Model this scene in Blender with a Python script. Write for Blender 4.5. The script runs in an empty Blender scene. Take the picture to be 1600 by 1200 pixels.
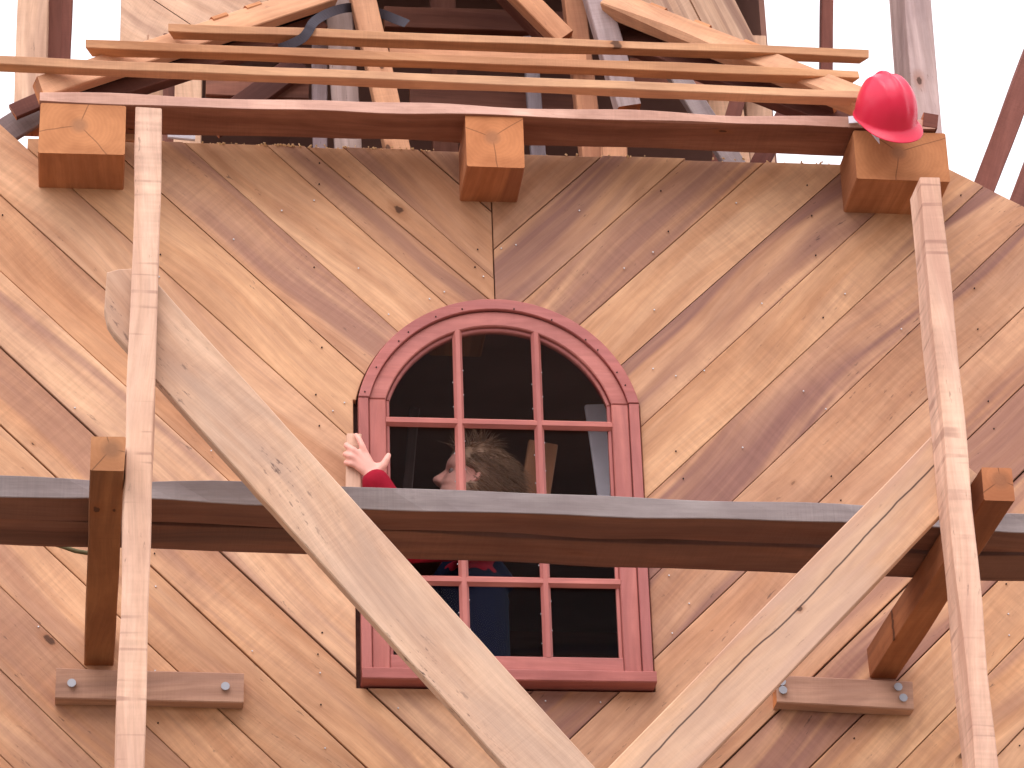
import bpy, bmesh, math, random
from mathutils import Vector, Matrix, noise
from mathutils.geometry import delaunay_2d_cdt
import numpy as np
R = math.radians
ZS = 5.126                      # height of the window sill above the ground
COL = bpy.context.scene.collection
SC = bpy.context.scene

# ------------------------------------------------------------------ camera
YAW, PITCH, ROLL, FPX = 0.1315, 0.4744, -0.0359, 5308.8
CAM = Vector((-1.1156, -8.7488, -3.5762 + ZS))
_f = Vector((math.sin(YAW)*math.cos(PITCH), math.cos(YAW)*math.cos(PITCH), math.sin(PITCH)))
_r0 = Vector((math.cos(YAW), -math.sin(YAW), 0)); _u0 = _r0.cross(_f)
_r = math.cos(ROLL)*_r0 + math.sin(ROLL)*_u0
_u = -math.sin(ROLL)*_r0 + math.cos(ROLL)*_u0
cd = bpy.data.cameras.new('camera'); cam = bpy.data.objects.new('camera', cd); COL.objects.link(cam)
cd.sensor_width = 36; cd.lens = FPX*36/1600; cd.clip_end = 3000; cd.clip_start = 0.1
cam.matrix_world = Matrix(((_r.x,_u.x,-_f.x,CAM.x),(_r.y,_u.y,-_f.y,CAM.y),(_r.z,_u.z,-_f.z,CAM.z),(0,0,0,1)))
SC.camera = cam

# ------------------------------------------------------------------ sky, sun, exposure
SUN_EL, SUN_AZ = 52, 205        # azimuth clockwise from +Y: the sun stands behind the camera, a little to the left
wd = bpy.data.worlds.new('World'); SC.world = wd; wd.use_nodes = True
nt = wd.node_tree; nt.nodes.clear()
sky = nt.nodes.new('ShaderNodeTexSky'); sky.sky_type = 'NISHITA'; sky.sun_disc = False
sky.sun_elevation = R(SUN_EL); sky.sun_rotation = R(SUN_AZ); sky.air_density = 1.0; sky.dust_density = 6.0; sky.ozone_density = 1.0
hs = nt.nodes.new('ShaderNodeHueSaturation'); hs.inputs['Saturation'].default_value = 0.10
mx = nt.nodes.new('ShaderNodeMix'); mx.data_type = 'RGBA'; mx.blend_type = 'MULTIPLY'; mx.inputs[0].default_value = 1
mx.inputs[7].default_value = (1.0, 0.95, 1.03, 1)
oc = nt.nodes.new('ShaderNodeMix'); oc.data_type = 'RGBA'; oc.inputs[0].default_value = .85      # closed cloud deck: even white
oc.inputs[7].default_value = (7.2, 6.8, 7.2, 1)
bg = nt.nodes.new('ShaderNodeBackground'); bg.inputs['Strength'].default_value = 0.15
wo = nt.nodes.new('ShaderNodeOutputWorld')
nt.links.new(sky.outputs[0], hs.inputs['Color']); nt.links.new(hs.outputs[0], mx.inputs[6])
nt.links.new(mx.outputs[2], oc.inputs[6]); nt.links.new(oc.outputs[2], bg.inputs['Color']); nt.links.new(bg.outputs[0], wo.inputs['Surface'])
sl = bpy.data.lights.new('sun', 'SUN'); sl.energy = 0.9; sl.angle = R(50); sl.color = (1.0, 0.95, 0.92)
sun = bpy.data.objects.new('sun', sl); COL.objects.link(sun)
sd = Vector((math.sin(R(SUN_AZ))*math.cos(R(SUN_EL)), math.cos(R(SUN_AZ))*math.cos(R(SUN_EL)), math.sin(R(SUN_EL))))
sun.rotation_euler = (-sd).to_track_quat('-Z', 'Y').to_euler(); sun.location = sd*60
vs = SC.view_settings; vs.view_transform = 'Standard'; vs.look = 'None'; vs.gamma = 1; vs.use_curve_mapping = False
vs.exposure = 0.74
SC.render.film_transparent = False
try:
    SC.cycles.max_bounces = 5; SC.cycles.transparent_max_bounces = 8; SC.cycles.use_adaptive_sampling = True; SC.cycles.adaptive_threshold = .02; SC.cycles.use_denoising = True
except Exception: pass

# ------------------------------------------------------------------ pixel of the 1600x1200 frame -> point of the place at a known depth
def ray(px, py): return _f + _r*((px-800)/FPX) - _u*((py-600)/FPX)
def AY(px, py, Y): d = ray(px, py); return CAM + d*((Y-CAM.y)/d.y)
def AZ(px, py, Z): d = ray(px, py); return CAM + d*((Z+ZS-CAM.z)/d.z)
def V(x, y, z): return Vector((x, y, z+ZS))            # x, y, height above the sill

def S(r, g, b, k=1.0):
    def c(v):
        v /= 255.0
        return v/12.92 if v <= 0.04045 else ((v+0.055)/1.055)**2.4
    return (c(r)*k, c(g)*k, c(b)*k, 1)

# ------------------------------------------------------------------ materials
class NT:
    def __init__(s, name):
        s.m = bpy.data.materials.new(name); s.m.use_nodes = True; s.t = s.m.node_tree; s.t.nodes.clear()
        s.out = s.n('ShaderNodeOutputMaterial')
    def n(s, k, **kw):
        o = s.t.nodes.new(k)
        for a, b in kw.items(): setattr(o, a, b)
        return o
    def l(s, a, b): s.t.links.new(a, b)
    def put(s, sock, v):
        if hasattr(v, 'is_output'): s.l(v, sock)
        else: sock.default_value = v
    def math(s, op, a, b=None, c=None, clamp=False):
        o = s.n('ShaderNodeMath', operation=op, use_clamp=clamp); s.put(o.inputs[0], a)
        if b is not None: s.put(o.inputs[1], b)
        if c is not None: s.put(o.inputs[2], c)
        return o.outputs[0]
    def vmul(s, v, k):
        o = s.n('ShaderNodeVectorMath', operation='MULTIPLY'); s.l(v, o.inputs[0]); o.inputs[1].default_value = k; return o.outputs[0]
    def noise(s, v, scale=1, detail=2, rough=.5, dist=0):
        o = s.n('ShaderNodeTexNoise'); s.l(v, o.inputs['Vector']); o.inputs['Scale'].default_value = scale
        o.inputs['Detail'].default_value = detail; o.inputs['Roughness'].default_value = rough; o.inputs['Distortion'].default_value = dist
        return o.outputs['Fac']
    def step(s, v, a, b, lo=0, hi=1):
        o = s.n('ShaderNodeMapRange', interpolation_type='SMOOTHSTEP'); s.put(o.inputs[0], v)
        o.inputs[1].default_value = a; o.inputs[2].default_value = b; o.inputs[3].default_value = lo; o.inputs[4].default_value = hi
        return o.outputs[0]
    def mix(s, f, a, b, blend='MIX'):
        o = s.n('ShaderNodeMix', data_type='RGBA', blend_type=blend); s.put(o.inputs[0], f); s.put(o.inputs[6], a); s.put(o.inputs[7], b)
        return o.outputs[2]
    def val(s, f, k):                                     # 1 + k*(2f-1)
        return s.math('MULTIPLY_ADD', f, 2*k, 1-k)

def wood(name, a, b, heart, saw=.05, fiber=.20, knots=.5, grey=None, greyamt=0., dirt=.3, crack=None, end=None, rough=.72, rings=True, sawscale=190, ticks=0):
    q = NT(name); tc = q.n('ShaderNodeTexCoord'); oi = q.n('ShaderNodeObjectInfo')
    off = q.n('ShaderNodeCombineXYZ')
    for i, k in enumerate((61.7, 23.1, 11.9)): q.l(q.math('MULTIPLY', oi.outputs['Random'], k), off.inputs[i])
    ad = q.n('ShaderNodeVectorMath', operation='ADD'); q.l(tc.outputs['Object'], ad.inputs[0]); q.l(off.outputs[0], ad.inputs[1])
    v = ad.outputs[0]
    # a slow sideways wander of the grain
    wob = q.noise(q.vmul(v, (.9, .9, .9)), 1, 1)
    sv = q.n('ShaderNodeSeparateXYZ'); q.l(v, sv.inputs[0])
    wy = q.math('ADD', sv.outputs[1], q.math('MULTIPLY_ADD', wob, .22, -.11))
    cv = q.n('ShaderNodeCombineXYZ'); q.l(sv.outputs[0], cv.inputs[0]); q.l(wy, cv.inputs[1]); q.l(sv.outputs[2], cv.inputs[2])
    v = cv.outputs[0]
    n1 = q.noise(q.vmul(v, (.8, 11, 11)), 1, 4, .55, .5)
    col = q.mix(q.step(n1, .34, .66), a, b)
    blot = q.noise(q.vmul(v, (3.2, 5.5, 5.5)), 1, 3, .6, .3)
    col = q.mix(1, col, q.mix(q.step(blot, .3, .7), (.85, .81, .81, 1), (1.09, 1.08, 1.05, 1)), 'MULTIPLY')
    mott = q.noise(q.vmul(v, (9, 34, 34)), 1, 4, .7)
    col = q.mix(1, col, q.mix(q.step(mott, .3, .7), (.93, .915, .91, 1), (1.05, 1.05, 1.05, 1)), 'MULTIPLY')
    # heartwood: broad darker bands, crisp on one side
    n2 = q.noise(q.vmul(v, (.34, 6.2, 6.2)), 1, 3, .55, .4)
    hv = q.math('ADD', n2, q.math('MULTIPLY_ADD', oi.outputs['Alpha'], 0.13, -.095))
    hf = q.math('MULTIPLY', q.step(hv, .49, .585), q.math('MULTIPLY_ADD', oi.outputs['Alpha'], .55, .40, clamp=True))
    n2b = q.noise(q.vmul(v, (.9, 30, 30)), 1, 3, .6)
    hf = q.math('MULTIPLY', hf, q.step(n2b, .2, .62, .55, 1.0))
    col = q.mix(hf, col, heart)
    # growth lines
    if rings:
        w = q.n('ShaderNodeTexWave', wave_type='BANDS', bands_direction='Y'); q.l(q.vmul(v, (.30, 1, 1)), w.inputs[0])
        w.inputs['Scale'].default_value = 11; w.inputs['Distortion'].default_value = 9; w.inputs['Detail'].default_value = 2; w.inputs['Detail Scale'].default_value = 1.2
        col = q.mix(1, col, q.mix(w.outputs['Fac'], (.965, .95, .94, 1), (1.015, 1.015, 1.015, 1)), 'MULTIPLY')
    fib = q.noise(q.vmul(v, (5, 150, 150)), 1, 4, .7)
    strk = q.noise(q.vmul(v, (1.6, 62, 62)), 1, 3, .6, .4)
    col = q.mix(q.math('MULTIPLY', q.step(strk, .55, .72), .20), col, heart)
    sw = q.noise(q.vmul(v, (sawscale, 5, 5)), 1, 1.5, .6)
    sgate = q.step(q.noise(q.vmul(v, (1.3, 4, 4)), 1, 1), .4, .6)
    sfac = q.math('MULTIPLY_ADD', q.math('MULTIPLY', q.math('SUBTRACT', sw, .5), sgate), 4*saw, 1)
    g = q.math('MULTIPLY', q.val(fib, fiber), sfac)
    col = q.mix(1, col, q.vec3(g) if hasattr(q, 'vec3') else g, 'MULTIPLY')
    if ticks:
        tk = q.noise(q.vmul(v, (46, 2.6, 2.6)), 1, 2, .5); tg = q.noise(q.vmul(v, (5, 9, 9)), 1, 2)
        tf = q.math('MULTIPLY', q.step(tk, .57, .66), q.step(tg, .38, .58))
        col = q.mix(q.math('MULTIPLY', tf, ticks), col, S(126, 86, 78))
    if greyamt:
        gn = q.noise(q.vmul(v, (1.6, 7, 7)), 1, 4, .65)
        col = q.mix(q.math('MULTIPLY', q.step(gn, .3, .62), greyamt), col, grey)
    # knots
    if knots:
        vo = q.n('ShaderNodeTexVoronoi', feature='F1', voronoi_dimensions='2D'); q.l(q.vmul(v, (3.4, 7.0, 1)), vo.inputs['Vector']); vo.inputs['Scale'].default_value = 1
        sepc = q.n('ShaderNodeSeparateColor'); q.l(vo.outputs['Color'], sepc.inputs[0])
        gate = q.step(sepc.outputs[0], 1-knots*.45, 1-knots*.45+.02)
        kd = q.math('ADD', vo.outputs['Distance'], q.math('MULTIPLY_ADD', q.noise(q.vmul(v, (40, 60, 60)), 1, 2), .10, -.05)); kd = q.math('DIVIDE', kd, q.math('MULTIPLY_ADD', sepc.outputs[1], 1.1, .35))
        halo = q.math('MULTIPLY', q.step(kd, .16, .03), gate); core = q.math('MULTIPLY', q.step(kd, .055, .03), gate)
        col = q.mix(q.math('MULTIPLY', halo, .45), col, S(140, 84, 48)); col = q.mix(q.math('MULTIPLY', core, .8), col, S(58, 34, 24))
    # specks and smudges of dirt
    if dirt:
        d1 = q.noise(q.vmul(v, (20, 85, 85)), 1, 3, .65); d2 = q.noise(q.vmul(v, (2.2, 4.4, 4.4)), 1, 2)
        df = q.math('MULTIPLY', q.step(d1, .64 if dirt < .9 else .585, .73 if dirt < .9 else .68), q.step(d2, .44, .62))
        col = q.mix(q.math('MULTIPLY', df, dirt), col, S(84, 66, 62))
    if crack:
        for (y0, wdt, amp) in crack:
            so = q.n('ShaderNodeSeparateXYZ'); q.l(tc.outputs['Object'], so.inputs[0])
            cn = q.n('ShaderNodeTexNoise', noise_dimensions='1D'); q.l(so.outputs[0], cn.inputs['W']); cn.inputs['Scale'].default_value = 2.2; cn.inputs['Detail'].default_value = 4
            cy = q.math('ADD', q.math('SUBTRACT', so.outputs[1], y0), q.math('MULTIPLY_ADD', cn.outputs['Fac'], amp, -amp/2))
            ck = q.step(q.math('ABSOLUTE', cy), wdt, wdt*.35)
            col = q.mix(q.math('MULTIPLY', ck, .85), col, S(52, 34, 34))
    # end grain
    sn = q.n('ShaderNodeSeparateXYZ'); q.l(tc.outputs['Normal'], sn.inputs[0])
    ef = q.step(q.math('ABSOLUTE', sn.outputs[0]), .75, .9)
    rv = q.n('ShaderNodeSeparateXYZ'); q.l(tc.outputs['Object'], rv.inputs[0])
    ey = q.math('ADD', rv.outputs[1], -.008); ez = q.math('ADD', rv.outputs[2], -.012)
    rad = q.math('SQRT', q.math('ADD', q.math('POWER', q.math('ABSOLUTE', ey), 2), q.math('POWER', q.math('ABSOLUTE', ez), 2)))
    en = q.noise(q.vmul(tc.outputs['Object'], (9, 9, 9)), 1, 3)
    rr = q.math('SINE', q.math('MULTIPLY', q.math('ADD', rad, q.math('MULTIPLY', en, .05)), 520))
    ang = q.math('ARCTAN2', ey, ez)
    fa = q.math('FRACT', q.math('ADD', q.math('MULTIPLY', ang, .4775), q.math('MULTIPLY_ADD', en, .10, q.math('MULTIPLY', oi.outputs['Random'], 5.0))))
    ckd = q.math('MULTIPLY', q.math('ABSOLUTE', q.math('SUBTRACT', fa, .5)), q.math('MULTIPLY', rad, 2.09))
    ckf = q.math('MULTIPLY', q.step(ckd, .0022, .0008), q.step(rad, .012, .03))
    ecol = end or S(198, 130, 82)
    ec = q.mix(q.step(en, .3, .7), ecol, (ecol[0]*.72, ecol[1]*.66, ecol[2]*.62, 1))
    ec = q.mix(q.math('MULTIPLY_ADD', rr, .04, .05), ec, S(120, 72, 44))
    ec = q.mix(q.math('MULTIPLY', q.step(rad, .035, .01), .5), ec, S(118, 88, 70))
    ec = q.mix(q.math('MULTIPLY', ckf, .5), ec, S(50, 30, 24))
    col = q.mix(ef, col, ec)
    col = q.mix(1, col, oi.outputs['Color'], 'MULTIPLY')
    bs = q.n('ShaderNodeBsdfPrincipled'); q.l(col, bs.inputs['Base Color']); bs.inputs['Roughness'].default_value = rough
    bs.inputs['Specular IOR Level'].default_value = .25
    bp = q.n('ShaderNodeBump'); bp.inputs['Strength'].default_value = .35; bp.inputs['Distance'].default_value = .0018
    hgt = q.math('ADD', fib, q.math('MULTIPLY', sw, saw*8)); q.l(hgt, bp.inputs['Height']); q.l(bp.outputs[0], bs.inputs['Normal'])
    q.l(bs.outputs[0], q.out.inputs[0]); return q.m

def plain(name, col, rough=.6, metal=0, var=.08, scale=12, spec=.3, bump=0):
    q = NT(name); tc = q.n('ShaderNodeTexCoord'); n = q.noise(tc.outputs['Object'], scale, 4, .6)
    c = q.mix(1, col, q.mix(n, (1-var*2,)*3+(1,), (1+var*2,)*3+(1,)), 'MULTIPLY')
    bs = q.n('ShaderNodeBsdfPrincipled'); q.l(c, bs.inputs['Base Color']); bs.inputs['Roughness'].default_value = rough; bs.inputs['Metallic'].default_value = metal
    bs.inputs['Specular IOR Level'].default_value = spec
    if bump:
        bp = q.n('ShaderNodeBump'); bp.inputs['Distance'].default_value = bump; bp.inputs['Strength'].default_value = .6; q.l(n, bp.inputs['Height']); q.l(bp.outputs[0], bs.inputs['Normal'])
    q.l(bs.outputs[0], q.out.inputs[0]); return q.m

M = {}
M['clad'] = wood('cladding_wood', S(209, 168, 135), S(192, 146, 112), S(148, 109, 97), saw=.075, knots=.16, dirt=.65, sawscale=75)
M['beam'] = wood('beam_wood', S(184, 130, 94), S(166, 112, 78), S(136, 90, 68), saw=.06, knots=.3, dirt=.2, end=S(196, 136, 92))
M['post'] = wood('post_wood', S(222, 192, 170), S(206, 172, 149), S(188, 148, 128), saw=.12, ticks=.42, knots=.2, dirt=.5, sawscale=70, rings=False)
M['brace'] = wood('brace_wood', S(214, 182, 154), S(196, 162, 134), S(178, 144, 120), saw=.06, knots=.2, dirt=.90, grey=S(186, 168, 152), greyamt=.35)
M['brace_crack'] = wood('cracked_brace_wood', S(216, 180, 146), S(198, 160, 126), S(180, 140, 120), saw=.05, knots=.2, dirt=.4, grey=S(190, 168, 154), greyamt=.45, crack=[(-.022, .0032, .035)])
M['plank'] = wood('weathered_plank_wood', S(132, 92, 76), S(112, 74, 62), S(80, 54, 48), saw=.07, knots=.2, dirt=.5, grey=S(100, 84, 82), greyamt=.25, end=S(128, 112, 108))
M['greyedge'] = wood('grey_weathered_wood', S(152, 143, 142), S(130, 120, 119), S(104, 95, 95), saw=.08, knots=.2, dirt=.6, rings=False)
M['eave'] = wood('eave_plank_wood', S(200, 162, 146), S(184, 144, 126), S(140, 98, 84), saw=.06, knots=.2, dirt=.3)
M['batten'] = wood('batten_wood', S(204, 160, 122), S(190, 143, 106), S(168, 120, 90), saw=.05, knots=.2, dirt=.25, rings=False)
M['rafter'] = wood('rafter_wood', S(210, 164, 130), S(194, 146, 112), S(168, 120, 94), saw=.06, knots=.3, dirt=.3)
M['grey'] = wood('aged_grey_wood', S(176, 162, 158), S(148, 134, 130), S(118, 104, 100), saw=.09, knots=.25, dirt=.6)
M['tower'] = wood('tower_board_wood', S(216, 184, 158), S(192, 156, 130), S(150, 116, 100), saw=.06, knots=.4, dirt=.35)
M['under'] = wood('shaded_brown_wood', S(150, 104, 86), S(128, 84, 68), S(84, 54, 46), saw=.06, knots=.2, dirt=.4)  # darker brown with shade in its tone: eave underside, backlit struts, inner boards
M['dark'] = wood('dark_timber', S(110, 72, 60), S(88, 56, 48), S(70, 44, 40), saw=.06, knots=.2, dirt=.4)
M['putlog'] = wood('putlog_wood', S(168, 120, 84), S(148, 100, 68), S(112, 74, 54), saw=.06, knots=.3, dirt=.3, end=S(196, 140, 100))
M['cleat'] = wood('cleat_wood', S(182, 146, 126), S(160, 124, 106), S(120, 90, 80), saw=.1, knots=.2, dirt=.5)
M['frame'] = wood('red_stained_wood', S(186, 120, 111), S(172, 105, 97), S(152, 92, 88), saw=.02, fiber=.14, knots=.0, dirt=.1, rough=.5, end=S(150, 66, 62))
M['metal'] = plain('galvanised_steel', S(170, 172, 178), .35, .9)
M['hole'] = plain('rusty_iron', S(46, 30, 28), .8)
M['nail'] = plain('nail_steel', S(196, 190, 190), .4, .6)
M['helmet'] = plain('red_plastic', S(222, 42, 74), .30, 0, .02, 5, .4)
M['white'] = plain('white_webbing', S(214, 212, 220), .7)
M['strap'] = plain('dark_webbing', S(64, 60, 68), .75, bump=.0005, scale=60)
M['skin'] = plain('skin', S(232, 170, 154), .5, 0, .06, 30)
M['red_cloth'] = plain('red_cloth', S(150, 28, 46), .9, 0, .12, 40, .1, .002)
M['navy'] = plain('navy_denim', S(20, 24, 46), .9, 0, .2, 60, .1, .001)
M['hair'] = plain('brown_hair', S(146, 116, 92), .45, 0, .3, 40)
M['eye'] = plain('eye_white', S(150, 128, 122), .3, 0, .02)
M['iris'] = plain('iris', S(40, 34, 34), .2, 0, .02)
M['boot'] = plain('boot_leather', S(52, 38, 30), .6)
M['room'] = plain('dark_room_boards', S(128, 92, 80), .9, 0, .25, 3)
M['felt'] = plain('dark_roofing_felt', S(58, 52, 56), .95, 0, .2, 8)
M['ground'] = plain('bare_earth_and_grass', S(124, 116, 102), .95, 0, .2, .6, .1)
M['sawdust'] = plain('sawdust_crumbs', S(226, 186, 140), .9)
M['rope'] = plain('old_rope', S(108, 100, 72), .9, 0, .25, 90)

def glass(name):
    q = NT(name); fr = q.n('ShaderNodeFresnel'); fr.inputs['IOR'].default_value = 1.10
    tr = q.n('ShaderNodeBsdfTransparent'); tr.inputs[0].default_value = (.96, .955, .96, 1)
    gl = q.n('ShaderNodeBsdfGlossy'); gl.inputs['Roughness'].default_value = .02
    mxs = q.n('ShaderNodeMixShader'); q.l(fr.outputs[0], mxs.inputs[0]); q.l(tr.outputs[0], mxs.inputs[1]); q.l(gl.outputs[0], mxs.inputs[2])
    q.l(mxs.outputs[0], q.out.inputs[0]); return q.m
M['glass'] = glass('window_glass')

# ------------------------------------------------------------------ objects
def tag(o, label=None, cat=None, group=None, kind=None):
    if label: o['label'] = label
    if cat: o['category'] = cat
    if group: o['group'] = group
    if kind: o['kind'] = kind
    return o
def empty(name, loc, label, cat, group=None):
    o = bpy.data.objects.new(name, None); COL.objects.link(o); o.location = loc; o.empty_display_size = .1
    return tag(o, label, cat, group)
def attach(o, parent):
    if parent is None: return
    o.parent = parent
    m = Matrix.Identity(4); p = parent
    while p is not None: m = p.matrix_basis @ m if p is parent else p.matrix_basis @ p.matrix_parent_inverse @ m; p = p.parent
    if parent.parent is not None:
        m = world_of(parent)
    o.matrix_parent_inverse = m.inverted()
def world_of(o):
    if o.parent is None: return o.matrix_basis.copy()
    return world_of(o.parent) @ o.matrix_parent_inverse @ o.matrix_basis
def obj(name, me, mat, parent=None, mw=None, color=(1, 1, 1, .5), smooth=False):
    o = bpy.data.objects.new(name, me); COL.objects.link(o)
    if mat is not None and not me.materials: me.materials.append(M[mat] if isinstance(mat, str) else mat)
    if mw is not None: o.matrix_basis = mw
    o.color = color
    if smooth: me.shade_smooth() if hasattr(me, 'shade_smooth') else None
    attach(o, parent); return o
def me_from(name, vs_, fs, smooth=False):
    me = bpy.data.meshes.new(name); me.from_pydata([tuple(v) for v in vs_], [], fs); me.validate()
    bm = bmesh.new(); bm.from_mesh(me); bmesh.ops.recalc_face_normals(bm, faces=bm.faces); bm.to_mesh(me); bm.free()
    if smooth:
        for p in me.polygons: p.use_smooth = True
    return me
def frame_mat(p0, p1, up):
    x = (p1-p0).normalized(); y = up.cross(x).normalized(); z = x.cross(y)
    c = (p0+p1)/2
    return Matrix(((x.x,y.x,z.x,c.x),(x.y,y.y,z.y,c.y),(x.z,y.z,z.z,c.z),(0,0,0,1)))

RNG = random.Random(7)
def timber_mesh(name, L, w, h, seed=0, wob=.002, ch=.003, seg=None, taper=0, bow=0, bowz=0, ends=None, wane=None):
    """sawn timber: local x along the grain, y across (w), z thick (h); slightly uneven edges, chamfered arrises"""
    rg = random.Random(seed); n = seg or max(3, int(L/.09)); vs_ = []; fs = []
    for i in range(n+1):
        t = i/n; x = (t-.5)*L
        hw, hh = w/2*(1-taper*t), h/2
        yo = bow*(1-(2*t-1)**2)
        def j(k): return wob*noise.noise(Vector((x*3.1+seed*7.3, k*5.7, seed*1.9)))*2
        cs = []
        for (sy, sz, k) in ((-1,-1,1), (1,-1,2), (1,1,3), (-1,1,4)):
            cy = sy*hw + j(k) + yo; cz = sz*hh + j(k+10)*.6 + bowz*(1-(2*t-1)**2)
            c2 = ch
            if wane and (sy, sz) in wane:
                c2 = max(ch, wane[(sy, sz)]*max(0, .35+noise.noise(Vector((x*2.3, k*3.3, seed)))*1.6))
            cs.append((cy, cz, sy, sz, c2))
        ring = []
        for (cy, cz, sy, sz, c2) in cs:
            a = (x, cy - sy*c2, cz); b = (x, cy, cz - sz*c2)
            ring += [a, b] if sy*sz < 0 else [b, a]
        sk = 0
        if ends:
            if i == 0: ring = [(p[0]+ends[0]*p[1]/max(hw, 1e-4), p[1], p[2]) for p in ring]
            if i == n: ring = [(p[0]+ends[1]*p[1]/max(hw, 1e-4), p[1], p[2]) for p in ring]
        vs_ += ring
    for i in range(n):
        for k in range(8):
            a = i*8+k; b = i*8+(k+1) % 8
            fs.append((a, b, b+8, a+8))
    fs.append(tuple(range(7, -1, -1))); fs.append(tuple(range(n*8, n*8+8)))
    return me_from(name, vs_, fs)
def timber(name, p0, p1, w, h, up, mat, parent=None, color=(1,1,1,.5), seed=None, label=None, **kw):
    seed = RNG.randint(0, 9999) if seed is None else seed
    me = timber_mesh(name, (p1-p0).length, w, h, seed, **kw)
    o = obj(name, me, mat, parent, frame_mat(p0, p1, Vector(up)), color)
    if label: o['label'] = label
    return o

# ---- flat shapes cut out of the wall plane (x, z) and given thickness
def cdt_region(outline, hole=None):
    vs_ = [Vector(p) for p in outline]; es = [(i, (i+1) % len(outline)) for i in range(len(outline))]
    if hole:
        b = len(vs_); vs_ += [Vector(p) for p in hole]; es += [(b+i, b+(i+1) % len(hole)) for i in range(len(hole))]
    r = delaunay_2d_cdt(vs_, es, [], 0, 1e-6)
    V2, T = r[0], r[2]
    def inside(p, poly):
        c = False; n = len(poly)
        for i in range(n):
            a, d = poly[i], poly[(i+1) % n]
            if (a[1] > p[1]) != (d[1] > p[1]) and p[0] < (d[0]-a[0])*(p[1]-a[1])/(d[1]-a[1])+a[0]: c = not c
        return c
    keep = []
    for t in T:
        c = (V2[t[0]]+V2[t[1]]+V2[t[2]])/3
        if abs((V2[t[1]]-V2[t[0]]).cross(V2[t[2]]-V2[t[0]])) < 1e-9: continue
        if inside(c, outline) and not (hole and inside(c, hole)): keep.append(t)
    return V2, keep
def slab(name, outline, y0, y1, origin, ang, hole=None, bev=.002, mat=None, parent=None, color=(1,1,1,.5), tilt=0):
    """plate in the facade plane between depth y0 (front) and y1; local x runs along the grain direction ang"""
    V2, T = cdt_region(outline, hole)
    if not T: return None
    bm = bmesh.new(); used = sorted({i for t in T for i in t}); mp = {}
    ca, sa = math.cos(ang), math.sin(ang)
    for i in used:
        dx, dz = V2[i][0]-origin[0], V2[i][1]-origin[1]
        mp[i] = bm.verts.new((dx*ca+dz*sa, -dx*sa+dz*ca, 0))
    for t in T:
        try: bm.faces.new([mp[i] for i in t])
        except ValueError: pass
    bmesh.ops.dissolve_limit(bm, angle_limit=.001, verts=bm.verts, edges=bm.edges)
    bmesh.ops.recalc_face_normals(bm, faces=bm.faces)
    for f in bm.faces:
        if f.normal.z < 0: f.normal_flip()
    th = y1-y0
    base = list(bm.faces)
    r = bmesh.ops.extrude_face_region(bm, geom=base)
    nv = [g for g in r['geom'] if isinstance(g, bmesh.types.BMVert)]
    for v in nv: v.co.z += th
    bmesh.ops.recalc_face_normals(bm, faces=bm.faces)
    if bev:
        top = {v for v in nv}
        es = [e for e in bm.edges if e.verts[0] in top and e.verts[1] in top and len(e.link_faces) == 2 and abs(e.link_faces[0].normal.dot(e.link_faces[1].normal)) < .5]
        bmesh.ops.bevel(bm, geom=es, offset=bev, segments=1, affect='EDGES', clamp_overlap=True)
    bmesh.ops.recalc_face_normals(bm, faces=bm.faces)
    me = bpy.data.meshes.new(name); bm.to_mesh(me); bm.free()
    # local axes: x -> (ca,0,sa), y -> (-sa,0,ca), z -> (0,-1,0) towards the camera
    mw = Matrix(((ca, -sa, 0, origin[0]), (0, 0, -1, y1), (sa, ca, 0, origin[1]+ZS), (0, 0, 0, 1)))
    if tilt: mw = mw @ Matrix.Rotation(tilt, 4, 'X')
    return obj(name, me, mat, parent, mw, color)

def clip(poly, a, b, c):                                  # keep a*x + b*z <= c
    out = []
    for i in range(len(poly)):
        p, q = poly[i], poly[(i+1) % len(poly)]; dp = a*p[0]+b*p[1]-c; dq = a*q[0]+b*q[1]-c
        if dp <= 0: out.append(p)
        if (dp < 0 < dq) or (dq < 0 < dp):
            t = dp/(dp-dq); out.append((p[0]+t*(q[0]-p[0]), p[1]+t*(q[1]-p[1])))
    return out

# ================================================================== GROUND
gm = me_from('ground', [(-900,-900,0),(900,-900,0),(900,900,0),(-900,900,0)], [(0,1,2,3)])
tag(obj('ground', gm, 'ground'), kind='structure')

# ================================================================== FACADE
def ell(hw, z0, rise, n=40, a0=0, a1=math.pi):            # arch as a circular arc through the two springings and the crown
    Rr = (hw*hw+rise*rise)/(2*rise); zc = z0+rise-Rr; s = math.asin((z0-zc)/Rr)
    return [(Rr*math.cos(s+(math.pi-2*s)*i/n), zc+Rr*math.sin(s+(math.pi-2*s)*i/n)) for i in range(n+1)]
ZSP = .8913
ZCR = AY(773, 473, 0).z-ZS
open_hole = [(.416, -.006)] + ell(.416, ZSP, ZCR-ZSP+.006) + [(-.424, ZSP), (-.424, -.006)]
ZT = 1.742
facade = empty('facade_wall', V(0, 0, -ZS), 'tall timber wall of diagonal boards meeting in a V, arched window in it', 'wall')
def joint(z0, deg): return z0, math.tan(R(deg))
LJ = [(2.02,45),(1.78,45),(1.538,44.2),(1.304,44.7),(1.219,43.2),(1.071,44.9),(.833,44.6),(.588,44.7),(.340,44.6),(.105,44.6),(-.149,44.7),(-.398,44.9),(-.635,44.8),(-.865,44.5),(-1.125,44.9),(-1.37,45),(-1.61,45),(-1.86,45),(-2.1,45),(-2.35,45),(-2.6,45),(-2.84,45),(-3.09,45),(-3.33,45),(-3.58,45)]
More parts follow.
